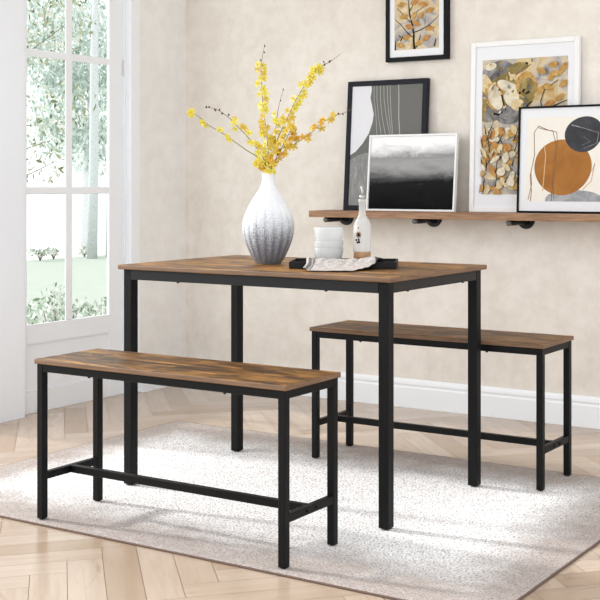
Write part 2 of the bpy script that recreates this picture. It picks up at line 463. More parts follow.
# ------------------------------------------------------------------ shelf with brackets
SH0, SH1, SF = .8786, .9093, YB-.20
sh = MB(); sh.box(-.8465, 1.0, SF, YB-.0005, SH0, SH1, .002, 0)
sh.bm.normal_update()
for f in sh.bm.faces:
    if f.normal.x < -.8: f.material_index = 1
tag(sh.build('wall_shelf', [M_SHELF, M_SHELF_END]), 'long oak brown picture shelf along the wall carrying four leaning frames', 'shelf')
for x, lab in ((-.7625, 'black pipe bracket under the left end of shelf, behind the bottle'),
               (-.280, 'black pipe bracket under shelf below the misty grey print'),
               (.186, 'black pipe bracket under shelf below the framed orange circle print')):
    r = empty('shelf_bracket', (x, YB, SH0)); tag(r, lab, 'bracket', 'pipe brackets under the picture shelf')
    f = MB(); n = 20; R = .043
    ring = [(-R, -.0006)]+[(-R*math.cos(PI*k/n), -.0006-R*math.sin(PI*k/n)) for k in range(1, n)]+[(R, -.0006)]
    a = [f.bm.verts.new((px, -.0005, pz)) for px, pz in ring]; b = [f.bm.verts.new((px*.96, -.007, pz*.96)) for px, pz in ring]
    f.bm.faces.new(a); f.bm.faces.new(b[::-1])
    for i in range(len(ring)): f.bm.faces.new((a[i], a[(i+1) % len(ring)], b[(i+1) % len(ring)], b[i]))
    f.build('flange', M_PIPE, r)
    MB().tube([(0, -.004, -.0125), (0, -.178, -.0125)], .011, 18).build('pipe', M_PIPE, r)
    MB().tube([(0, -.174, -.0125), (0, -.184, -.0125), (0, -.187, -.0125)], [.0118, .0118, .008], 18).build('end_cap', M_STEEL, r)
    MB().tube([(0, -.006, -.0135), (0, -.022, -.0135), (0, -.026, -.0135)], [.0128, .0128, .0115], 18).build('collar', M_PIPE, r)
    for bx in (-.028, .028): MB().ball((bx, -.0075, -.012), .0035).build('bolt', M_STEEL, r)

# ------------------------------------------------------------------ pictures
def frame_thing(name, w, h, x, ybot, ytop, z, label, bw, depth, m_frame, mat_m, mat_border, art_fn, cat='picture'):
    """w x h frame; origin bottom-left of its front face, leaning from ybot to ytop"""
    r = empty(name, (x, ybot, z)); r.rotation_euler = (-math.atan2(ytop-ybot, h), 0, 0)
    tag(r, label, cat)
    f = MB()
    f.box(0, bw, 0, depth, 0, h, .0012); f.box(w-bw, w, 0, depth, 0, h, .0012)
    f.box(bw, w-bw, 0, depth, 0, bw, .0012); f.box(bw, w-bw, 0, depth, h-bw, h, .0012)
    f.build('frame', m_frame, r)
    if mat_border:
        MB().box(bw, w-bw, .007, depth-.002, bw, h-bw).build('mat_board', mat_m, r)
    l, rr, bo, t = mat_border or (0, 0, 0, 0)
    art_fn(r, bw+l, w-bw-rr, bw+bo, h-bw-t, .0066 if mat_border else .006)
    return r
class Art:
    """flat print built in (u, v) fractions of the printed area"""
    def __init__(s, x0, x1, z0, z1, y): s.m = MB(); s.a = (x0, x1, z0, z1, y); s.k = 0; s.ar = (x1-x0)/(z1-z0)
    def P(s, u, v):
        x0, x1, z0, z1, y = s.a
        return (x0+(x1-x0)*min(1, max(0, u)), y-.00006*s.k, z0+(z1-z0)*min(1, max(0, v)))
    def poly(s, pts, mi):
        s.k += 1; s.m.poly([s.P(*p) for p in pts], mi)
    def ell(s, u, v, ru, rv, mi, ang=0, n=22, wob=0, tip=0, seed=0):
        rnd = random.Random(seed); ph = [rnd.random()*6.28 for _ in range(3)]; pts = []
        for k in range(n):
            a = 2*PI*k/n; q = 1+wob*(math.sin(2*a+ph[0])+.6*math.sin(3*a+ph[1]))
            du, dv = ru*math.cos(a)*q, rv*math.sin(a)*q*(1-tip*abs(math.cos(a)))
            pts.append((u+du*math.cos(ang)-dv*math.sin(ang)/1, v+(du*math.sin(ang)+dv*math.cos(ang))*s.ar))
        s.poly(pts, mi)
    def line(s, pts, wd, mi, taper=1):
        s.k += 1; L, R = [], []
        for i, (u, v) in enumerate(pts):
            a, b = pts[max(0, i-1)], pts[min(len(pts)-1, i+1)]
            du, dv = (b[0]-a[0]), (b[1]-a[1])/s.ar; l = math.hypot(du, dv) or 1
            q = wd*(1+(taper-1)*i/max(1, len(pts)-1))/2
            L.append((u-dv/l*q, v+du/l*q*s.ar)); R.append((u+dv/l*q, v-du/l*q*s.ar))
        for i in range(len(pts)-1):
            s.m.poly([s.P(*L[i]), s.P(*L[i+1]), s.P(*R[i+1]), s.P(*R[i])], mi)
    def build(s, mats, parent, name='print'):
        return s.m.build(name, mats, parent, recalc=False)

def m_paper(name, stops, scale, detail=5, dist=1.0, stretch=(1, 1, 1), rough=.5):
    m, nt, b = mat(name); f = noise(nt, coords(nt, stretch), scale, detail, .62, dist)
    nt.links.new(ramp(nt, f, stops), b.inputs['Base Color']); b.inputs['Roughness'].default_value = rough; b.inputs['Specular IOR Level'].default_value = .2
    return m
M_FBLACK = plain('black_picture_frame', lin(10, 10, 13), .45, spec=.12)
M_FNAVY = plain('dark_slate_frame', lin(22, 24, 34), .45, spec=.15)
M_FWHITE = plain('white_picture_frame', lin(232, 232, 232), .4, var=.01)
M_MAT = plain('white_mat_board', lin(228, 229, 233), .7, var=.008)
M_GOLD = m_paper('ochre_wash', [(.3, lin(140, 102, 50)), (.5, lin(180, 140, 76)), (.7, lin(206, 172, 112))], 40)
M_AMBER = m_paper('amber_wash', [(.3, lin(158, 104, 48)), (.7, lin(196, 148, 86))], 40)
M_SAND = m_paper('sand_wash', [(.3, lin(196, 172, 126)), (.7, lin(222, 204, 166))], 40)
M_INK = plain('black_ink', lin(24, 22, 24), .6, spec=.2)
M_BROWNINK = plain('brown_ink', lin(120, 80, 40), .6)
M_TREEBG = m_paper('grey_gold_wash', [(.30, lin(112, 108, 106)), (.42, lin(172, 166, 162)), (.54, lin(206, 190, 160)), (.68, lin(186, 152, 92))], 11)
M_OLIVE = m_paper('olive_wash', [(.3, lin(92, 82, 48)), (.5, lin(140, 122, 70)), (.7, lin(184, 164, 112))], 16)
M_SMOKE = m_paper('smoke_wash', [(.3, lin(70, 68, 68)), (.5, lin(116, 114, 114)), (.7, lin(168, 166, 166))], 16)
M_PETAL = m_paper('pale_petal_wash', [(.3, lin(178, 164, 136)), (.55, lin(222, 214, 196)), (.75, lin(206, 176, 106))], 18)

def art_branches(r, x0, x1, z0, z1, y):
    A = Art(x0, x1, z0, z1, y); mats = [M_TREEBG, M_GOLD, M_AMBER, M_SAND, M_INK, M_BROWNINK]
    A.poly([(0, 0), (1, 0), (1, 1), (0, 1)], 0)
    rnd = random.Random(8)
    for _ in range(26): A.ell(rnd.random(), rnd.random(), .06+.05*rnd.random(), .03+.03*rnd.random(), 3, rnd.random()*3, 14, .1, .3, rnd.random())
    tk = [(.46, 0), (.44, .10), (.44, .2), (.40, .34), (.34, .48), (.33, .6)]
    A.line(tk, .055, 4, .35)
    for pts, w in (([(.42, .16), (.30, .22), (.14, .34), (.0, .42)], .018), ([(.44, .22), (.6, .25), (.8, .31), (1, .42)], .02),
                   ([(.40, .34), (.24, .44), (.06, .56)], .016), ([(.36, .42), (.52, .50), (.7, .56)], .014), ([(.34, .55), (.3, .7), (.2, .9)], .016),
                   ([(.34, .5), (.5, .66), (.62, .9)], .014), ([(.5, .02), (.56, .12), (.6, .18)], .022), ([(.14, .12), (.20, .18)], .03), ([(.9, .02), (.93, .12)], .03),
                   ([(.02, 0), (.03, .12)], .03), ([(.1, .2), (.18, .14)], .02), ([(.8, .3), (.9, .2)], .012)):
        A.line(pts, w, 4, .5)
    for u, v, a in ((.16, .60, .1), (.34, .30, -.3), (.28, .16, .2), (.72, .14, .3), (.80, .26, .1), (.50, .34, -.5), (.60, .44, .6), (.44, .44, .9), (.56, .08, .4), (.14, .06, -.3),
                    (.30, .78, .2), (.46, .62, .4), (.66, .58, -.2), (.8, .5, .3), (.22, .44, .2), (.5, .8, .1), (.72, .74, .6), (.88, .66, .1), (.1, .8, .5), (.6, .9, .2), (.36, .92, -.3), (.82, .88, .4)):
        A.ell(u, v, .105, .055, 1+int((u*37+v*91) % 2), a, 16, .04, .45, u)
    A.build(mats, r)
def art_blossom(r, x0, x1, z0, z1, y):
    A = Art(x0, x1, z0, z1, y); mats = [M_TREEBG, M_GOLD, M_AMBER, M_SAND, M_INK, M_BROWNINK, M_OLIVE, M_SMOKE, M_PETAL]
    A.poly([(0, 0), (1, 0), (1, 1), (0, 1)], 0)
    A.ell(.20, .90, .22, .13, 7, .3, 24, .14, 0, 12); A.ell(.30, .74, .31, .25, 6, .2, 30, .10, 0, 13); A.ell(.10, .62, .12, .14, 6, .2, 24, .16, 0, 14)
    A.ell(.46, .92, .16, .10, 3, .2, 24, .14, 0, 15); A.ell(.05, .82, .06, .12, 3, .2, 24, .14, 0, 16)
    A.ell(.36, .60, .2, .11, 7, .2, 20, .08, 0, 2); A.ell(.14, .62, .13, .09, 7, .8, 20, .1, 0, 3)
    A.poly([(.62, .66), (.68, 1), (1, 1), (1, .55), (.6, .57)], 0)
    A.ell(.15, .73, .11, .17, 1, .3, 22, .06, .1, 4); A.ell(.16, .72, .085, .14, 8, .3, 22, .06, .1, 5)
    A.ell(.36, .72, .10, .10, 8, .1, 20, .1, 0, 6); A.ell(.30, .80, .12, .06, 8, -.3, 20, .1, 0, 7); A.ell(.42, .66, .07, .07, 3, 0, 18, .1, 0, 8)
    A.ell(.53, .80, .13, .15, 1, -.2, 22, .06, .1, 9); A.ell(.54, .78, .10, .11, 6, -.2, 22, .05, .1, 10)
    A.ell(.42, .93, .13, .06, 6, .2); A.ell(.1, .95, .07, .04, 8, .2)
    A.line([(.20, .78), (.24, .73), (.26, .67), (.29, .62)], .028, 4, .4); A.line([(.14, .60), (.2, .59), (.25, .61)], .03, 4, .5); A.line([(.4, .88), (.5, .93), (.58, .95)], .02, 5, .5)
    A.line([(.52, .62), (.55, .66), (.6, .68)], .02, 4, .4)
    r2 = random.Random(77)
    for q in range(46):
        u, v = r2.random()*.62, .5+r2.random()*.48
        A.ell(u, v, .012+.02*r2.random(), .008+.012*r2.random(), r2.choice((7, 4, 8, 3, 1, 6)), r2.random()*3, 10, .2, .2, q)
    rnd = random.Random(21)
    for pts, w in (([(.71, .50), (.72, .58), (.76, .62), (.88, .65), (1, .68)], .02), ([(.72, .58), (.70, .68), (.74, .76), (.9, .83)], .012), ([(.72, .48), (.73, .56)], .03)):
        A.line(pts, w, 4, .5)
    for u, v, a in ((.70, .90, -.5), (.66, .62, .2), (.80, .66, .4), (.92, .70, .5), (.78, .78, -.4), (.90, .88, .3), (.84, .94, .2), (.96, .80, .6), (.70, .76, .8), (.88, .60, -.2), (.96, .92, .9), (.82, .86, 1.2)):
        A.ell(u, v, .06, .038, 1+int((u*53+v*17) % 2), a, 14, .05, .35, u)
    for q in range(150):
        u, v = rnd.random(), rnd.random()*.48
        A.ell(u, v, .035+.035*rnd.random(), .025+.02*rnd.random(), rnd.choice((1, 1, 2, 3, 3, 8)), rnd.random()*3, 12, .08, .3, q)
    for q in range(60):
        u, v = rnd.random()*.95, rnd.random()*.46; a = .9+rnd.random()*1.3; l = .05+.06*rnd.random()
        A.line([(u, v), (u+l*.5*math.cos(a)+.006, v+l*.5*math.sin(a)), (u+l*math.cos(a), v+l*math.sin(a))], .013, 4, .4)
    A.build(mats, r)

def m_strata():
    m, nt, b = mat('grey_strata_ink')
    f = noise(nt, coords(nt, (26, 1, 9), rot=(0, .5, 0)), 2.2, 6, .7, .7)
    nt.links.new(ramp(nt, f, [(.3, lin(92, 92, 91)), (.6, lin(122, 122, 121)), (.75, lin(166, 166, 166))]), b.inputs['Base Color']); b.inputs['Roughness'].default_value = .35
    return m
M_STRATA = m_strata()
M_GREY = plain('flat_grey_print', lin(100, 100, 97), .4, spec=.2, var=.03)
M_PALE = plain('pale_print', lin(212, 212, 217), .4, var=.01)
M_HAIR = plain('pale_line_print', lin(160, 160, 155), .4)
def art_strata(r, x0, x1, z0, z1, y):
    A = Art(x0, x1, z0, z1, y)
    A.poly([(0, 0), (1, 0), (1, 1), (0, 1)], 1)
    A.poly([(0, 0), (.62, 0), (.60, .2), (.44, .38), (.24, .44), (.12, .42), (0, .38)], 2)
    A.poly([(0, .42), (.08, .45), (.18, .52), (.26, .60), (.31, .70), (.32, .76), (.29, .84), (.265, .90), (.28, .96), (.275, 1), (0, 1)], 3)
    for k, (u0, u1, u2) in enumerate(((.40, .43, .50), (.45, .49, .56), (.50, .53, .585), (.54, .56, .605), (.66, .665, .70), (.35, .38, .44), (.31, .345, .38))):
        A.line([(u0, 1), (u0+.01, .88), (u1+.01, .74), (u2, .58), (u2+.06, .4), (u2+.2, .1)], .007 if k != 4 else .012, 4)
    A.build([M_GREY, M_GREY, M_STRATA, M_PALE, M_HAIR], r)

def m_mist():
    m, nt, b = mat('misty_ink')
    v = coords(nt); sp = N(nt, 'ShaderNodeSeparateXYZ'); nt.links.new(v, sp.inputs[0])
    f = noise(nt, coords(nt, (3, 1, 9)), 1.6, 7, .65, .8)
    a = N(nt, 'ShaderNodeMath', operation='MULTIPLY_ADD'); nt.links.new(f, a.inputs[0]); a.inputs[1].default_value = .14
    nt.links.new(sp.outputs[2], a.inputs[2])
    d = N(nt, 'ShaderNodeMath', operation='DIVIDE'); nt.links.new(a.outputs[0], d.inputs[0]); d.inputs[1].default_value = .46
    nt.links.new(ramp(nt, d.outputs[0], [(.18, lin(8, 8, 9)), (.43, lin(28, 28, 29)), (.48, lin(72, 72, 73)), (.55, lin(130, 130, 131)), (.63, lin(160, 160, 161)), (.70, lin(144, 144, 145)), (.755, lin(205, 205, 206)), (.81, lin(240, 240, 242))]), b.inputs['Base Color'])
    b.inputs['Roughness'].default_value = .6; b.inputs['Specular IOR Level'].default_value = .06
    return m
M_MIST = m_mist()
def art_mist(r, x0, x1, z0, z1, y):
    A = Art(x0, x1, z0, z1, y); A.poly([(0, 0), (1, 0), (1, 1), (0, 1)], 0); A.build([M_MIST], r)

M_CREAM = plain('cream_art_paper', lin(232, 227, 218), .7, var=.01)
M_TERRA = m_paper('terracotta_wash', [(.3, lin(150, 96, 38)), (.7, lin(172, 116, 56))], 9)
M_CHAR = m_paper('charcoal_wash', [(.3, lin(44, 45, 50)), (.7, lin(68, 69, 74))], 14)
M_STONE = m_paper('stone_wash', [(.3, lin(130, 133, 138)), (.6, lin(165, 167, 170)), (.8, lin(188, 189, 191))], 22)
M_TAN = plain('tan_line', lin(206, 166, 118), .6)
def art_circles(r, x0, x1, z0, z1, y):
    A = Art(x0, x1, z0, z1, y)
    A.poly([(0, 0), (1, 0), (1, 1), (0, 1)], 0)
    pts = [(.24+.33*(1-math.cos(PI*k/18)), max(0, .135*math.sin(PI*k/18)**.7)) for k in range(19)]
    A.poly([(p[0]*1.05-.01, p[1]) for p in pts], 3)
    A.ell(.45, .405, .345, .325, 1, .05, 44, .018, 0, 4)
    A.ell(.700, .790, .232, .200, 2, .1, 40, .03, 0, 2)
    A.line([(.06, 0), (.07, .12), (.05, .3), (.10, .55), (.09, .82), (.13, .88), (.24, .85), (.37, .82), (.38, .7), (.34, .45), (.33, .2), (.32, 0)], .009, 4)
    A.line([(.13, .88), (.14, .90), (.28, .84), (.32, .84), (.36, .7), (.37, .45), (.34, .2), (.35, .03)], .008, 4)
    A.line([(.03, .02), (.07, .2), (.06, .34)], .008, 4)
    A.line([(.22, .66), (.24, .55), (.23, .4), (.22, .25), (.21, .12)], .012, 5)
    A.line([(.55, .90), (.7, .86), (.88, .80), (.86, .68), (.70, .62)], .010, 6)
    A.line([(.70, .76), (.78, .70), (.68, .66)], .008, 6)
    A.line([(.80, .35), (.84, .45), (.80, .24), (.70, .14)], .010, 5)
    A.build([M_CREAM, M_TERRA, M_CHAR, M_STONE, M_BROWNINK, M_TAN, M_SMOKE], r)

ZS = SH1+.0008
# hanging frame (its top lies above the photo)
frame_thing('picture_frame', .330, .46, -.524, YB-.0305, YB-.0305, 1.6085, 'black framed print of golden leaves on branches hanging high on the wall', .020, .030, M_FBLACK, M_MAT, (.026, .026, .034, .034), art_branches)
frame_thing('picture_frame', .437, .617, -.7339, YB-.075, YB-.0310, ZS, 'tall dark slate framed grey abstract print leaning at left end of shelf', .024, .026, M_FNAVY, M_MAT, None, art_strata)
frame_thing('picture_frame', .466, .356, -.583, YB-.112, YB-.079, ZS, 'white edged misty black and white landscape print leaning in front of slate frame', .0085, .022, M_FWHITE, M_MAT, (.001, .001, .001, .001), art_mist)
frame_thing('picture_frame', .520, .763, -.0725, YB-.052, YB-.0270, ZS, 'largest white framed print of golden blossoms leaning tall on shelf', .022, .024, M_FWHITE, M_MAT, (.034, .032, .057, .060), art_blossom)
frame_thing('picture_frame', .46, .463, .183, YB-.098, YB-.0735, ZS, 'black framed abstract print of orange and charcoal circles at right end of shelf', .0085, .020, M_FBLACK, M_MAT, (.032, .036, .042, .040), art_circles)

# ------------------------------------------------------------------ vase
VX, VY = -.130, -.0195
VS = .976
def m_vase():
    m, nt, b = mat('ribbed_glaze')
    v = coords(nt); sp = N(nt, 'ShaderNodeSeparateXYZ'); nt.links.new(v, sp.inputs[0])
    sm = noise(nt, v, 330, 2, .8); big = noise(nt, coords(nt, (1, 1, .25)), 16, 4, .6)
    at = nt.nodes.new('ShaderNodeAttribute'); at.attribute_name = 'groove'
    z = N(nt, 'ShaderNodeMapRange'); z.inputs['From Min'].default_value = .205; z.inputs['From Max'].default_value = .01; nt.links.new(sp.outputs[2], z.inputs['Value'])
    a1 = N(nt, 'ShaderNodeMath', operation='MULTIPLY_ADD'); nt.links.new(at.outputs['Fac'], a1.inputs[0]); a1.inputs[1].default_value = .22; a1.inputs[2].default_value = .40
    a2 = N(nt, 'ShaderNodeMath', operation='MULTIPLY'); nt.links.new(a1.outputs[0], a2.inputs[0]); nt.links.new(z.outputs[0], a2.inputs[1])
    a3 = N(nt, 'ShaderNodeMath', operation='MULTIPLY_ADD'); nt.links.new(sm, a3.inputs[0]); a3.inputs[1].default_value = 1.0; nt.links.new(a2.outputs[0], a3.inputs[2])
    a4 = N(nt, 'ShaderNodeMath', operation='MULTIPLY_ADD'); nt.links.new(big, a4.inputs[0]); a4.inputs[1].default_value = .25; nt.links.new(a3.outputs[0], a4.inputs[2])
    nt.links.new(ramp(nt, a4.outputs[0], [(.62, lin(232, 234, 237)), (.78, lin(206, 210, 216)), (1.0, lin(112, 116, 126)), (1.0, lin(112, 116, 126))]), b.inputs['Base Color'])
    b.inputs['Roughness'].default_value = .35
    return m
def make_vase():
    keys = [(.0, .0445), (.006, .0475), (.0157, .0555), (.0516, .0730), (.0873, .0865), (.1231, .0931), (.1590, .0900), (.1948, .0765), (.2306, .0565), (.2665, .0335), (.285, .0255), (.3025, .0222), (.315, .0224), (.3223, .0236)]
    def rad(z):
        for i in range(len(keys)-1):
            if keys[i][0] <= z <= keys[i+1][0]:
                z0, r0 = keys[max(0, i-1)]; z1, r1 = keys[i]; z2, r2 = keys[i+1]; z3, r3 = keys[min(len(keys)-1, i+2)]
                t = (z-z1)/(z2-z1); m1 = (r2-r0)/(z2-z0)*(z2-z1); m2 = (r3-r1)/(z3-z1)*(z2-z1)
                return (2*t**3-3*t*t+1)*r1+(t**3-2*t*t+t)*m1+(-2*t**3+3*t*t)*r2+(t**3-t*t)*m2
        return keys[-1][1]
    prof = [(rad(.3223*i/90), .3223*i/90) for i in range(91)]
    inner = [(.0205, .3215), (.0185, .305), (.021, .28), (.030, .262), (.05, .225), (.07, .18), (.078, .13), (.06, .06), (.03, .03)]
    def fn(r, z, a):
        k = max(0, min(1, (.315-z)/.05))*.020
        return r*(1-k*(abs(math.sin(9*a))**.5*-1+1)*1.6)
    o = MB().lathe(prof+inner, 216, (0, 0, 0), 0, fn).build('vase', m_vase())
    o.location = (VX, VY, T_H+.0004); o.scale = (VS, VS, VS)
    at = o.data.attributes.new('groove', 'FLOAT', 'POINT')
    for v in o.data.vertices:
        a = math.atan2(v.co.y, v.co.x); at.data[v.index].value = (1-abs(math.sin(9*a)))
    tag(o, 'white ribbed teardrop vase fading to speckled grey, standing on the table', 'vase')
make_vase()

# ------------------------------------------------------------------ flowering branches
def m_petal(name, a, b_):
    m, nt, b = mat(name); f = noise(nt, coords(nt), 90, 3)
    nt.links.new(ramp(nt, f, [(.35, a), (.65, b_)]), b.inputs['Base Color']); b.inputs['Roughness'].default_value = .6
    b.inputs['Subsurface Weight'].default_value = .0
    return m
M_YEL = m_petal('lemon_petal', lin(222, 204, 52), lin(236, 224, 104))
M_YEL2 = m_petal('golden_petal', lin(214, 180, 46), lin(228, 202, 84))
M_ORA = m_petal('amber_petal', lin(206, 152, 34), lin(224, 178, 62))
M_HEART = plain('brown_flower_heart', lin(206, 164, 44), .7)
M_STEM = plain('olive_stem', lin(112, 112, 52), .7, var=.2)
M_TWIG = plain('dark_twig', lin(104, 86, 60), .7, var=.2)
M_BUD = plain('dark_bud', lin(64, 52, 38), .7)
def blossom_mesh(name, m):
    b = MB()
    for k in range(5):
        a = 2*PI*k/5; ca, sa = math.cos(a), math.sin(a)
        out = [(0, 0, .0005), (.35, .22, .10), (.72, .30, .20), (1.08, .05, .10), (1.08, -.05, .10), (.74, -.28, .2), (.35, -.22, .10)]
        b.poly([((x*ca-y*sa), (x*sa+y*ca), z*1.4) for x, y, z in out], 0, True)
    for k in range(3):
        a = 2*PI*k/3+.4; ca, sa = math.cos(a), math.sin(a)
        out = [(0, 0, .1), (.2, .2, .45), (.5, .15, .7), (.5, -.15, .7), (.2, -.2, .45)]
        b.poly([((x*ca-y*sa), (x*sa+y*ca), z) for x, y, z in out], 0, True)
    b.ball((0, 0, .18), .17, 1, 6, 4)
    o = b.build(name, [m, M_HEART], None, False); me = o.data; bpy.data.objects.remove(o); return me
BM = {k: blossom_mesh('blossom', m) for k, m in (('y', M_YEL), ('g', M_YEL2), ('o', M_ORA))}
_b = MB().ball((0, 0, 0), 1, 0, 7, 5, (.8, .8, 1.1)).build('bud', M_BUD); BUD = _b.data; bpy.data.objects.remove(_b)

def catmull(P, n=7):
    P = [Vector(p) for p in P]; out = []
    for i in range(len(P)-1):
        a, b, c, d = P[max(0, i-1)], P[i], P[i+1], P[min(len(P)-1, i+2)]
        for k in range(n):
            t = k/n; out.append(.5*((2*b)+(c-a)*t+(2*a-5*b+4*c-d)*t*t+(3*b-a-3*c+d)*t**3))
    out.append(P[-1]); return out
brnd = random.Random(4)
def branch(label, pts, flowers, buds, depth, r0=.0024):
    """pts: (right, up, ) in cm from the vase mouth, fanned out in a vertical plane; depth: how far the tip leans back (cm)"""
    r = empty('flowering_branch', (VX, VY, T_H+.3223*VS), YAW); r.scale = (VS, VS, VS); tag(r, label, 'flower branch', 'yellow flowering branches in the vase')
    n = len(pts)-1
    # the stem starts inside the vase
    P = [(-pts[0][0]*.004, 0, -.11), (pts[0][0]*.006, 0, -.02)] + [(u/100, depth/100*(i/n)**1.3, v/100) for i, (u, v) in enumerate(pts)]
    S = catmull(P); m = len(S)
    rad = [r0*(1-.72*i/(m-1)) for i in range(m)]
    k = int(m*.62)
    st = MB(); st.tube(S[:k+1], rad[:k+1], 7, 0); st.tube(S[k:], rad[k:], 7, 1)
    for (f0, side) in buds:
        i = min(m-2, int(f0*(m-1))); p = S[i]; tip = p+Vector((side[0]/100, 0, side[1]/100))
        st.tube([p, (p+tip)/2+Vector((0, 0, .001)), tip], [.0007, .0006, .0005], 5, 1)
    st.build('stem', [M_STEM, M_TWIG], r)
    for (f0, side) in buds:
        i = min(m-2, int(f0*(m-1))); p = S[i]+Vector((side[0]/100, 0, side[1]/100))
        o = bpy.data.objects.new('bud', BUD); COL.objects.link(o); o.parent = r; o.location = p
        q = .0028+.0016*brnd.random(); o.scale = (q, q, q)
    for (f0, f1, cnt, keys, spread) in flowers:
        for c in range(cnt):
            t = f0+(f1-f0)*(c+.5*brnd.random())/max(1, cnt-1 if cnt > 1 else 1); i = min(m-2, max(0, int(t*(m-1))))
            d = (S[i+1]-S[i]).normalized()
            a = brnd.random()*2*PI if c % 2 else (PI*.0 if (c//2) % 2 else PI)+brnd.uniform(-.6, .6)
            side = Vector((math.cos(a), -abs(math.sin(a))*.6, 0)); side = (side-d*side.dot(d)).normalized()
            p = S[i]+side*brnd.uniform(.3, 1)*spread/100
            o = bpy.data.objects.new('blossom', BM[brnd.choice(keys)]); COL.objects.link(o); o.parent = r; o.location = p
            nrm = (side*.8+Vector((brnd.uniform(-.4, .4), -.9, brnd.uniform(-.5, .5)))).normalized()
            o.rotation_mode = 'QUATERNION'; o.rotation_quaternion = nrm.to_track_quat('Z', 'Y') @ Euler((0, 0, brnd.random()*6)).to_quaternion()
            q = brnd.uniform(.0115, .0165); o.scale = (q, q, q)
SC = 1/2.794
def pc(L): return [((x-268.5)*SC, (174-y)*SC) for x, y in L]
branch('tallest upright branch in the vase, crowded with yellow blossoms', pc([(269.4, 171), (267.5, 144), (262.8, 105), (260.4, 69), (264, 43.5)]),
       [(.30, .87, 44, 'yyyg', 1.6)], [(.93, (.45, .1)), (.90, (-.4, .15)), (.99, (.1, .05)), (.86, (.5, .2))], 3)
branch('long branch rising to the upper right with dark buds near its tip', pc([(270.5, 170), (276, 144), (286.5, 120), (300, 93), (313.5, 75), (322.5, 66), (330, 61.5), (340.5, 53.4)]),
       [(.34, .70, 30, 'yyg', 1.6), (.70, .76, 6, 'y', 1.6)], [(.76, (-.8, 0)), (.79, (-.9, .6)), (.84, (-.8, .8)), (.80, (.3, .2)), (.86, (.5, .4)), (.90, (0, .2)), (.62, (1.2, 0)), (.52, (1.2, -.3))], 2)
branch('branch leaning right across the slate frame, set with orange yellow blossoms', pc([(271.5, 168), (280, 156), (291, 147), (309, 135), (327, 120), (342, 114), (351, 111)]),
       [(.40, .74, 17, 'gog', 1.4), (.74, .80, 4, 'g', 1.2)], [(.90, (-.2, -.5)), (.95, (0, .3)), (.985, (.1, .4)), (.84, (.1, .4))], -1)
branch('upper branch reaching left, twiggy tip dotted with dark buds', pc([(267, 168), (262, 156), (255, 145.5), (240, 129), (228, 117), (216, 109.5), (206.4, 108)]),
       [(.34, .70, 15, 'yyg', 1.5)], [(.80, (-.6, .1)), (.84, (.4, .3)), (.87, (-.5, -.3)), (.90, (.4, -.4)), (.95, (.1, .2)), (.99, (0, .1)), (.76, (.5, .6))], -2)
branch('lowest branch stretching far left to a small yellow flower cluster', pc([(265.5, 166), (257, 157), (246, 150), (225, 135), (210, 126), (199.5, 117), (192, 112.5)]),
       [(.58, .66, 3, 'yy', 1.2), (.76, .80, 2, 'y', 1.1), (.95, 1.0, 4, 'y', .9)], [], -4)
branch('short thin branch in the middle of the bouquet, bare at its tip', pc([(270.5, 170), (273, 158), (275.4, 132), (278.4, 108), (283.5, 88.5)]),
       [(.40, .62, 9, 'gog', 1.6), (.62, .78, 5, 'y', 1.2)], [(.90, (.2, .3)), (.98, (0, .1))], 1)
branch('short branch at right of the vase mouth, dense with amber blossoms', pc([(270.5, 170), (277, 157), (285, 143), (290, 133), (295, 126)]),
       [(.45, 1.0, 18, 'ogg', 2.1)], [(.8, (1.6, .4))], -3)
branch('shortest sprig at the vase mouth with a few low yellow flowers', pc([(267, 171), (264, 168), (260, 165), (256, 164)]),
       [(.62, 1.0, 7, 'gyo', .9)], [], -2)

# ------------------------------------------------------------------ tray, bowls, bottle, cloth
TR = math.radians(28.5); TX, TY = .1917, -.026
tray = empty('serving_tray', (TX, TY, T_H+.0004), TR); tag(tray, 'black rectangular serving tray on the table under bowls and bottle', 'tray')
tb = MB(); hw, hd, th = .1765, .086, .0235
tb.box(-hw, hw, -hd, hd, 0, .005, .0015)
tb.box(-hw, hw, -hd, -hd+.006, .004, th, .0015); tb.box(-hw, hw, hd-.006, hd, .004, th, .0015)
tb.box(-hw, -hw+.006, -hd+.005, hd-.005, .004, th, .0015); tb.box(hw-.006, hw, -hd+.005, hd-.005, .004, th, .0015)
tb.build('tray_body', plain('matt_black_tray', (.006, .006, .007, 1), .5, spec=.3), tray)
def tl(s, t, z): return (TX+s*math.cos(TR)-t*math.sin(TR), TY+s*math.sin(TR)+t*math.cos(TR), T_H+.0004+z)

def m_milk(name, c, alpha):
    m = bpy.data.materials.new(name); m.use_nodes = True; nt = m.node_tree; b = nt.nodes['Principled BSDF']
    f = noise(nt, coords(nt), 20); nt.links.new(ramp(nt, f, [(.3, c), (.7, tuple(min(1, x*1.04) for x in c[:3])+(1,))]), b.inputs['Base Color'])
    b.inputs['Roughness'].default_value = .15; b.inputs['Alpha'].default_value = alpha
    return m
M_BOWL = m_milk('white_glass', lin(222, 224, 224), .55)
def bowl(z, R, H, label):
    foot = R*.62
    prof = [(foot*.9, 0), (foot, .001), (foot, .004), (foot*1.12, .008), (R*.90, H*.42), (R*.985, H*.72), (R, H*.96), (R*.99, H), (R*.965, H*.985), (R*.93, H*.72), (R*.84, H*.44), (foot*1.0, .012), (foot*.5, .0105)]
    o = MB().lathe(prof, 48).build('bowl', M_BOWL); o.location = tl(-.0552, .018, z); o.scale = (.97, .97, 1)
    tag(o, label, 'bowl', 'white bowls stacked on the tray')
bowl(.0052, .0515, .058, 'white bowl at the bottom of the stack on the tray')
bowl(.0290, .0515, .058, 'white bowl in the middle of the stack on the tray')
bowl(.0530, .0500, .080, 'deep white bowl on top of the stack on the tray')

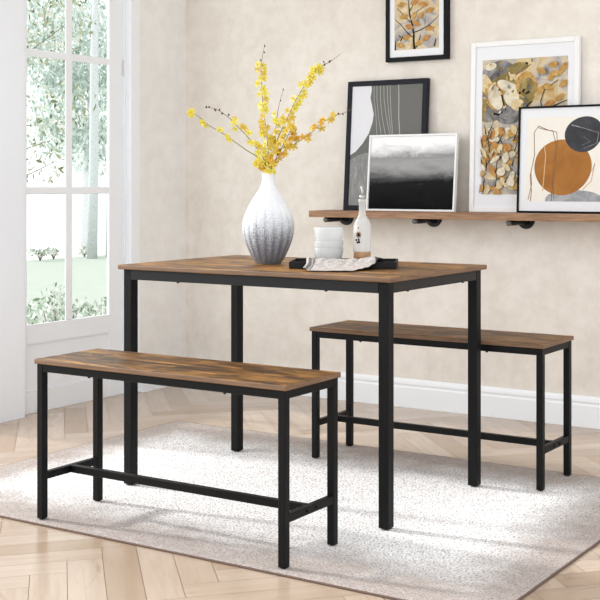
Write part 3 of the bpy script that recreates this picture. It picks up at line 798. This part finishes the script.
def m_bottle():
    m = bpy.data.materials.new('milky_bottle_glass'); m.use_nodes = True; nt = m.node_tree; b = nt.nodes['Principled BSDF']
    f = noise(nt, coords(nt, (1, 1, .1)), 60); nt.links.new(ramp(nt, f, [(.3, lin(216, 214, 210)), (.7, lin(234, 233, 231))]), b.inputs['Base Color'])
    b.inputs['Roughness'].default_value = .12
    sp = N(nt, 'ShaderNodeSeparateXYZ'); nt.links.new(coords(nt), sp.inputs[0])
    al = N(nt, 'ShaderNodeMapRange'); al.inputs['From Min'].default_value = .044; al.inputs['From Max'].default_value = .050; al.inputs['To Min'].default_value = .14; al.inputs['To Max'].default_value = .52
    nt.links.new(sp.outputs[2], al.inputs['Value']); nt.links.new(al.outputs[0], b.inputs['Alpha'])
    return m
M_BOT = m_bottle()
bt = empty('oil_bottle', tl(.058, .020, .0052), TR); bt.scale = (.97, .97, .97); tag(bt, 'tall pale glass oil bottle with pourer and dark flower motif on tray', 'bottle')
prof = [(.024, 0), (.0300, .002), (.0315, .008), (.0315, .120), (.0305, .137), (.0262, .152), (.0185, .164), (.0130, .174), (.0120, .186), (.0118, .214), (.0135, .216), (.0138, .226), (.0118, .229)]
MB().lathe(prof, 48).build('glass_body', M_BOT, bt)
MB().lathe([(.024, .004), (.0292, .007), (.0296, .046), (.0295, .0462)], 40).build('oil', plain('amber_oil', lin(172, 118, 40), .2), bt)
sp_ = MB(); sp_.tube([(0, 0, .2295), (0, 0, .242)], .0095, 18); sp_.tube([(0, 0, .238), (0, 0, .258), (-.004, 0, .274)], [.0046, .0038, .0030], 12)
sp_.build('pourer', plain('grey_steel_pourer', lin(188, 186, 182), .3, metal=.6), bt)
mo = MB(); Rm = .0318
def motif(cx, cz, rr, mi, n=14, wob=0):
    pts = []
    for k in range(n):
        a = 2*PI*k/n; q = rr*(1+wob*math.cos(7*a)); x = cx+q*math.cos(a); z = cz+q*math.sin(a)
        th_ = x/Rm; pts.append((Rm*math.sin(th_), -Rm*math.cos(th_), z))
    mo.poly(pts, mi)
Rm = .0317; motif(-.012, .106, .0105, 1, 28, .22)
Rm = .0319; motif(-.012, .106, .0058, 0)
for dx, dz in ((-.021, .088), (-.011, .089), (-.0155, .080), (-.012, .130), (-.009, .081)): motif(dx, dz, .0042 if dz < .1 else .0026, 0, 10)
Rm = .0318
for a_, b_ in (((-.012, .097), (-.011, .089)), ((-.006, .100), (.003, .092))):
    mo.poly([(Rm*math.sin(x/Rm), -Rm*math.cos(x/Rm), z) for x, z in ((a_[0]-.0005, a_[1]), (a_[0]+.0005, a_[1]), (b_[0]+.0005, b_[1]), (b_[0]-.0005, b_[1]))], 0)
tag(mo.build('flower_motif', [M_INK, plain('umber_motif', lin(120, 88, 52), .5)], bt, False), 'dark painted flower motif')

def m_cloth():
    m, nt, b = mat('linen_towel')
    v = coords(nt); sp = N(nt, 'ShaderNodeSeparateXYZ'); nt.links.new(v, sp.inputs[0])
    f = noise(nt, v, 95, 4, .75); w = N(nt, 'ShaderNodeTexWave', Scale=70, Distortion=1.5); nt.links.new(v, w.inputs['Vector'])
    c = mix(nt, ramp(nt, f, [(.35, (.55, .55, .55, 1)), (.65, (0, 0, 0, 1))]), lin(202, 196, 192), lin(120, 113, 110))
    c = mix(nt, ramp(nt, w.outputs['Fac'], [(.6, (0, 0, 0, 1)), (.9, (.35, .35, .35, 1))]), c, lin(140, 132, 128))
    at = nt.nodes.new('ShaderNodeAttribute'); at.attribute_name = 'stripe'
    c = mix(nt, at.outputs['Fac'], c, lin(60, 56, 57))
    nt.links.new(c, b.inputs['Base Color']); b.inputs['Roughness'].default_value = .9
    bump(nt, b, f, .3, .001)
    return m
def make_cloth():
    ns, nt_ = 90, 60; bm = bmesh.new(); rnd = random.Random(2)
    prof = [(-.036, .0075), (-.044, .0090), (-.060, .016), (-.076, .0285), (-.094, .0285), (-.112, .020), (-.140, .011), (-.185, .0055), (-.222, .0030)]
    L = [0]
    for i in range(1, len(prof)): L.append(L[-1]+math.dist(prof[i], prof[i-1]))
    def at(q):
        q *= L[-1]
        for i in range(len(prof)-1):
            if q <= L[i+1]+1e-9:
                t = (q-L[i])/(L[i+1]-L[i]); return (prof[i][0]+t*(prof[i+1][0]-prof[i][0]), prof[i][1]+t*(prof[i+1][1]-prof[i][1]))
        return prof[-1]
    g = []; st = []
    for i in range(ns+1):
        s = -.116+.250*i/ns; row = []
        end = 1.0
        if s > .045: end = max(.30, 1-(s-.045)/.075*.70)
        if s < -.095: end = 1-(-.095-s)/.021*.18
        for j in range(nt_+1):
            q = j/nt_*end; t, z = at(q)
            out = max(0, min(1, (q-.05)/.2))
            wr = .0017*math.sin(s*85+q*5)*math.sin(q*PI)+.0016*math.sin(s*37-q*9+1.2)+.0014*math.sin(s*150+q*14)+.0018*math.sin(q*30+s*20)
            z2 = z+abs(wr)*1.3*out*(1-.85*q*q)
            if s > .075: z2 += .013*math.sin(min(1, (s-.075)/.055)*PI)*max(0, 1-abs(q-.20)/.22)
            if s < -.100: z2 += .006*max(0, 1-abs(s+.110)/.012)
            row.append(bm.verts.new((s+.002*math.sin(q*9+s*30)+.05*max(0, s-.06)*q, t+.002*math.sin(s*44), z2)))
            st.append(1.0 if (s > .108 and q > .1) else (.65 if (-.110 < s < -.101 or -.095 < s < -.089) else 0))
        g.append(row)
    for i in range(ns):
        for j in range(nt_):
            f = bm.faces.new((g[i][j], g[i][j+1], g[i+1][j+1], g[i+1][j])); f.smooth = True
    me = bpy.data.meshes.new('dish_towel'); bm.to_mesh(me); bm.free(); me.materials.append(m_cloth())
    a = me.attributes.new('stripe', 'FLOAT', 'POINT')
    for i, v in enumerate(st): a.data[i].value = v
    o = bpy.data.objects.new('dish_towel', me); COL.objects.link(o)
    o.location = (TX, TY, T_H+.0004); o.rotation_euler = (0, 0, TR)
    md = o.modifiers.new('thickness', 'SOLIDIFY'); md.thickness = .0014; md.offset = 1
    tag(o, 'crumpled pale grey linen towel draped over the front of the tray', 'towel')
make_cloth()

# ------------------------------------------------------------------ garden beyond the window
def m_leaf(name, cols):
    m, nt, b = mat(name)
    at = nt.nodes.new('ShaderNodeAttribute'); at.attribute_name = 'leaf'
    nt.links.new(ramp(nt, at.outputs['Fac'], [(i/(len(cols)-1), c) for i, c in enumerate(cols)]), b.inputs['Base Color'])
    b.inputs['Roughness'].default_value = .6; b.inputs['Specular IOR Level'].default_value = .2
    tr = N(nt, 'ShaderNodeBsdfTranslucent'); nt.links.new(b.inputs['Base Color'].links[0].from_socket, tr.inputs[0])
    mx = N(nt, 'ShaderNodeMixShader'); mx.inputs[0].default_value = .45
    o = nt.nodes['Material Output']; nt.links.new(b.outputs[0], mx.inputs[1]); nt.links.new(tr.outputs[0], mx.inputs[2]); nt.links.new(mx.outputs[0], o.inputs[0])
    return m
M_LEAF_S = m_leaf('pale_shrub_leaf', [lin(96, 118, 92), lin(166, 182, 162), lin(206, 214, 204), lin(228, 222, 221), lin(234, 234, 231)])  # leaf colours paled: outdoor overexposure is painted into all three leaf materials
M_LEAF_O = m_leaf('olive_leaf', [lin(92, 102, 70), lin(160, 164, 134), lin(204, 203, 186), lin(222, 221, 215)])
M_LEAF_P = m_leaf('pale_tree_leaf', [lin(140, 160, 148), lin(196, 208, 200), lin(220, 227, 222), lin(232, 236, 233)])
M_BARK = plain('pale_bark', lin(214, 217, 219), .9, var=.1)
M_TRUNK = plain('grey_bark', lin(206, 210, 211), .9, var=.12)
M_DBARK = plain('brown_bark', lin(120, 104, 88), .9, var=.2)
def leaves(parent, m, blobs, n, size, seed, name='foliage'):
    rnd = random.Random(seed); verts, faces, vals = [], [], []
    W = [b[3]*b[4]*b[5] for b in blobs]
    for k in range(n):
        b = rnd.choices(blobs, W)[0]
        while True:
            p = Vector((rnd.uniform(-1, 1), rnd.uniform(-1, 1), rnd.uniform(-1, 1)))
            if .15 < p.length < 1: break
        c = Vector((b[0]+p.x*b[3], b[1]+p.y*b[4], b[2]+p.z*b[5]))
        q = Euler((rnd.uniform(0, 6), rnd.uniform(0, 6), rnd.uniform(0, 6))).to_matrix(); s = size*rnd.uniform(.6, 1.4); i = len(verts)
        for x, y, z in ((-1, 0, 0), (-.3, .42, .1), (.5, .36, .1), (1.1, 0, -.1), (.5, -.36, .1), (-.3, -.42, .1)):
            verts.append(c+q @ Vector((x*s, y*s, z*s)))
        faces.append(list(range(i, i+6))); vals.append(rnd.random())
    me = bpy.data.meshes.new(name); me.from_pydata(verts, [], faces); me.materials.append(m)
    a = me.attributes.new('leaf', 'FLOAT', 'FACE')
    for i, v in enumerate(vals): a.data[i].value = v
    o = bpy.data.objects.new(name, me); COL.objects.link(o); o.parent = parent; return o

gm, gnt, gb = mat('pale_lawn')
gv = coords(gnt); gf = noise(gnt, gv, 3, 6, .7); gg = noise(gnt, gv, 60, 3, .7)
gnt.links.new(mix(gnt, .4, ramp(gnt, gf, [(.3, lin(168, 177, 165)), (.7, lin(182, 188, 178))]), ramp(gnt, gg, [(.3, lin(158, 170, 152)), (.7, lin(188, 194, 185))])), gb.inputs['Base Color'])
gb.inputs['Roughness'].default_value = .95
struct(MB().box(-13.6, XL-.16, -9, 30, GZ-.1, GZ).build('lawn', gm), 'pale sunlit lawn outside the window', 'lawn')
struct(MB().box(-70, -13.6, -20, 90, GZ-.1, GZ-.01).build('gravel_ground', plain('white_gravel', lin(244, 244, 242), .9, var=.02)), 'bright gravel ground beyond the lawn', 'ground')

def shrub(x, y, h, w, seed, label, n=950, size=.017, m=M_LEAF_S, group='shrubs outside the window'):
    r = empty('garden_shrub', (x, y, GZ)); tag(r, label, 'shrub', group)
    rnd = random.Random(seed)
    blobs = [(rnd.uniform(-.4, .4)*w, rnd.uniform(-.4, .4)*w, h*rnd.uniform(.45, .72), w*.55, w*.55, h*.30) for _ in range(5)]
    leaves(r, m, blobs, n, size, seed)
    st = MB()
    for k in range(6):
        a = k*1.05; st.tube([(0, 0, 0), (.12*w*math.cos(a), .12*w*math.sin(a), h*.3), (.4*w*math.cos(a), .4*w*math.sin(a), h*.72)], [.008, .006, .003], 5)
    st.build('stem', M_DBARK, r)
shrub(-2.70, 1.26, .74, .22, 1, 'pale leafy shrub just outside, at left edge of the lower left window pane')
shrub(-3.20, 1.92, .76, .24, 2, 'fuller shrub just outside, beside the upright bar in the lower left pane')
shrub(-2.70, 1.66, .70, .20, 3, 'low pale shrub just outside, in the middle of the lower right window pane')
shrub(-3.25, 2.34, .70, .24, 4, 'low shrub just outside, at right edge of the lower right pane')
for k, (x, y, lab) in enumerate(((-13.3, 11.05, 'tiny bush at the far lawn edge, leftmost in the middle left pane'), (-13.4, 11.45, 'tiny bush at the far lawn edge, nearer the upright window bar'),
                               (-13.45, 12.24, 'tiny bush at the far lawn edge, beside the pale tree trunk'))):
    shrub(x, y, .22, .26, 20+k, lab, 140, .026, M_LEAF_S, 'small bushes along the far lawn edge')

def tree(x, y, trunk, blobs, n, size, m, bark, seed, label, branches=()):
    r = empty('garden_tree', (x, y, GZ)); tag(r, label, 'tree', 'trees in the garden')
    t = MB(); t.tube(trunk[0], trunk[1], 12)
    for pts, rad in branches: t.tube(pts, rad, 6)
    t.build('trunk', bark, r); leaves(r, m, blobs, n, size, seed)
tree(-6.0, 3.55, ([(0, 0, 0), (.05, 0, 1.4), (.0, .1, 2.6), (-.1, .2, 4.2)], [.09, .07, .055, .03]),
     [(0, .8, 2.75, .5, .55, .35), (.0, 1.0, 2.05, .4, .4, .24), (0, .7, 1.75, .4, .3, .25), (0, .85, 1.45, .3, .3, .16), (-.2, .6, 3.6, .9, 1.2, .7)], 3600, .026, M_LEAF_O, M_DBARK, 31,
     'olive leaved tree nearest outside, its loose twigs filling the upper left panes',
     [([(0, .05, 1.5), (0, .45, 1.6), (0, .95, 1.75)], [.008, .005, .003]), ([(0, .1, 2.2), (0, .6, 2.5), (0, 1.2, 2.9)], [.009, .006, .003]), ([(0, .0, 1.25), (.0, .6, 1.4), (0, 1.0, 1.55)], [.007, .005, .003])])
tree(-16.0, 14.75, ([(0, 0, 0), (0, .05, 1.8), (.1, .1, 3.4)], [.09, .075, .05]),
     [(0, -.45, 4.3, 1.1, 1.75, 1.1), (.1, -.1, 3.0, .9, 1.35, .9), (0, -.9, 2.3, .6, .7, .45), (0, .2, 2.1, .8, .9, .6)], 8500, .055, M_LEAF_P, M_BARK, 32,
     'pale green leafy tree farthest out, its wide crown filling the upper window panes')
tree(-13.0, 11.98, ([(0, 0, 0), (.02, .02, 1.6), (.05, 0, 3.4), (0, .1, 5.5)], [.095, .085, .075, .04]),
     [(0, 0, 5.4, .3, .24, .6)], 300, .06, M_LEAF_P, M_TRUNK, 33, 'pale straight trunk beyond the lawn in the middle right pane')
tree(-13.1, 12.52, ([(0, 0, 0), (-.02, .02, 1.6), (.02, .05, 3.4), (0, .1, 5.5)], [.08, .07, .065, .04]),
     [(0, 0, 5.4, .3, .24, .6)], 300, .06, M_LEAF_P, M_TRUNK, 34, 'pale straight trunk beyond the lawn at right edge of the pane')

# ------------------------------------------------------------------ light
w = bpy.data.worlds.new('sky'); sc.world = w; w.use_nodes = True
bg = w.node_tree.nodes['Background']; bg.inputs[0].default_value = (.97, .985, 1.0, 1); bg.inputs[1].default_value = 1.5
def lamp(name, typ, loc, d, energy, **kw):
    l = bpy.data.lights.new(name, typ); l.energy = energy
    for k, v in kw.items(): setattr(l, k, v)
    o = bpy.data.objects.new(name, l); COL.objects.link(o); o.location = loc
    o.rotation_mode = 'QUATERNION'; o.rotation_quaternion = Vector(d).to_track_quat('-Z', 'Y'); return o
el, az = math.radians(27), math.radians(8)
lamp('sun', 'SUN', (-6, -1, 4), (math.cos(el)*math.cos(az), math.cos(el)*math.sin(az), -math.sin(el)), 2.9, angle=math.radians(3.5), color=(1, .985, .96))
lamp('added_side_fill', 'AREA', (-2.6, -1.3, 1.9), (.85, .50, -.38), 38, shape='RECTANGLE', size=1.6, size_y=1.8, color=(1, .985, .96))  # added soft fill lamp, out of view beyond the open left side

# ------------------------------------------------------------------ camera
cam = bpy.data.cameras.new('camera'); co = bpy.data.objects.new('camera', cam); COL.objects.link(co)
co.location = (2.3509, -3.3377, 1.0371); co.rotation_euler = (PI/2, 0, YAW)
cam.sensor_width = 36; cam.lens = 1179.33/600*36
cam.shift_x = -(393.78-300)/600; cam.shift_y = (183.5-300)/600
cam.clip_start = .05; cam.clip_end = 300
sc.camera = co
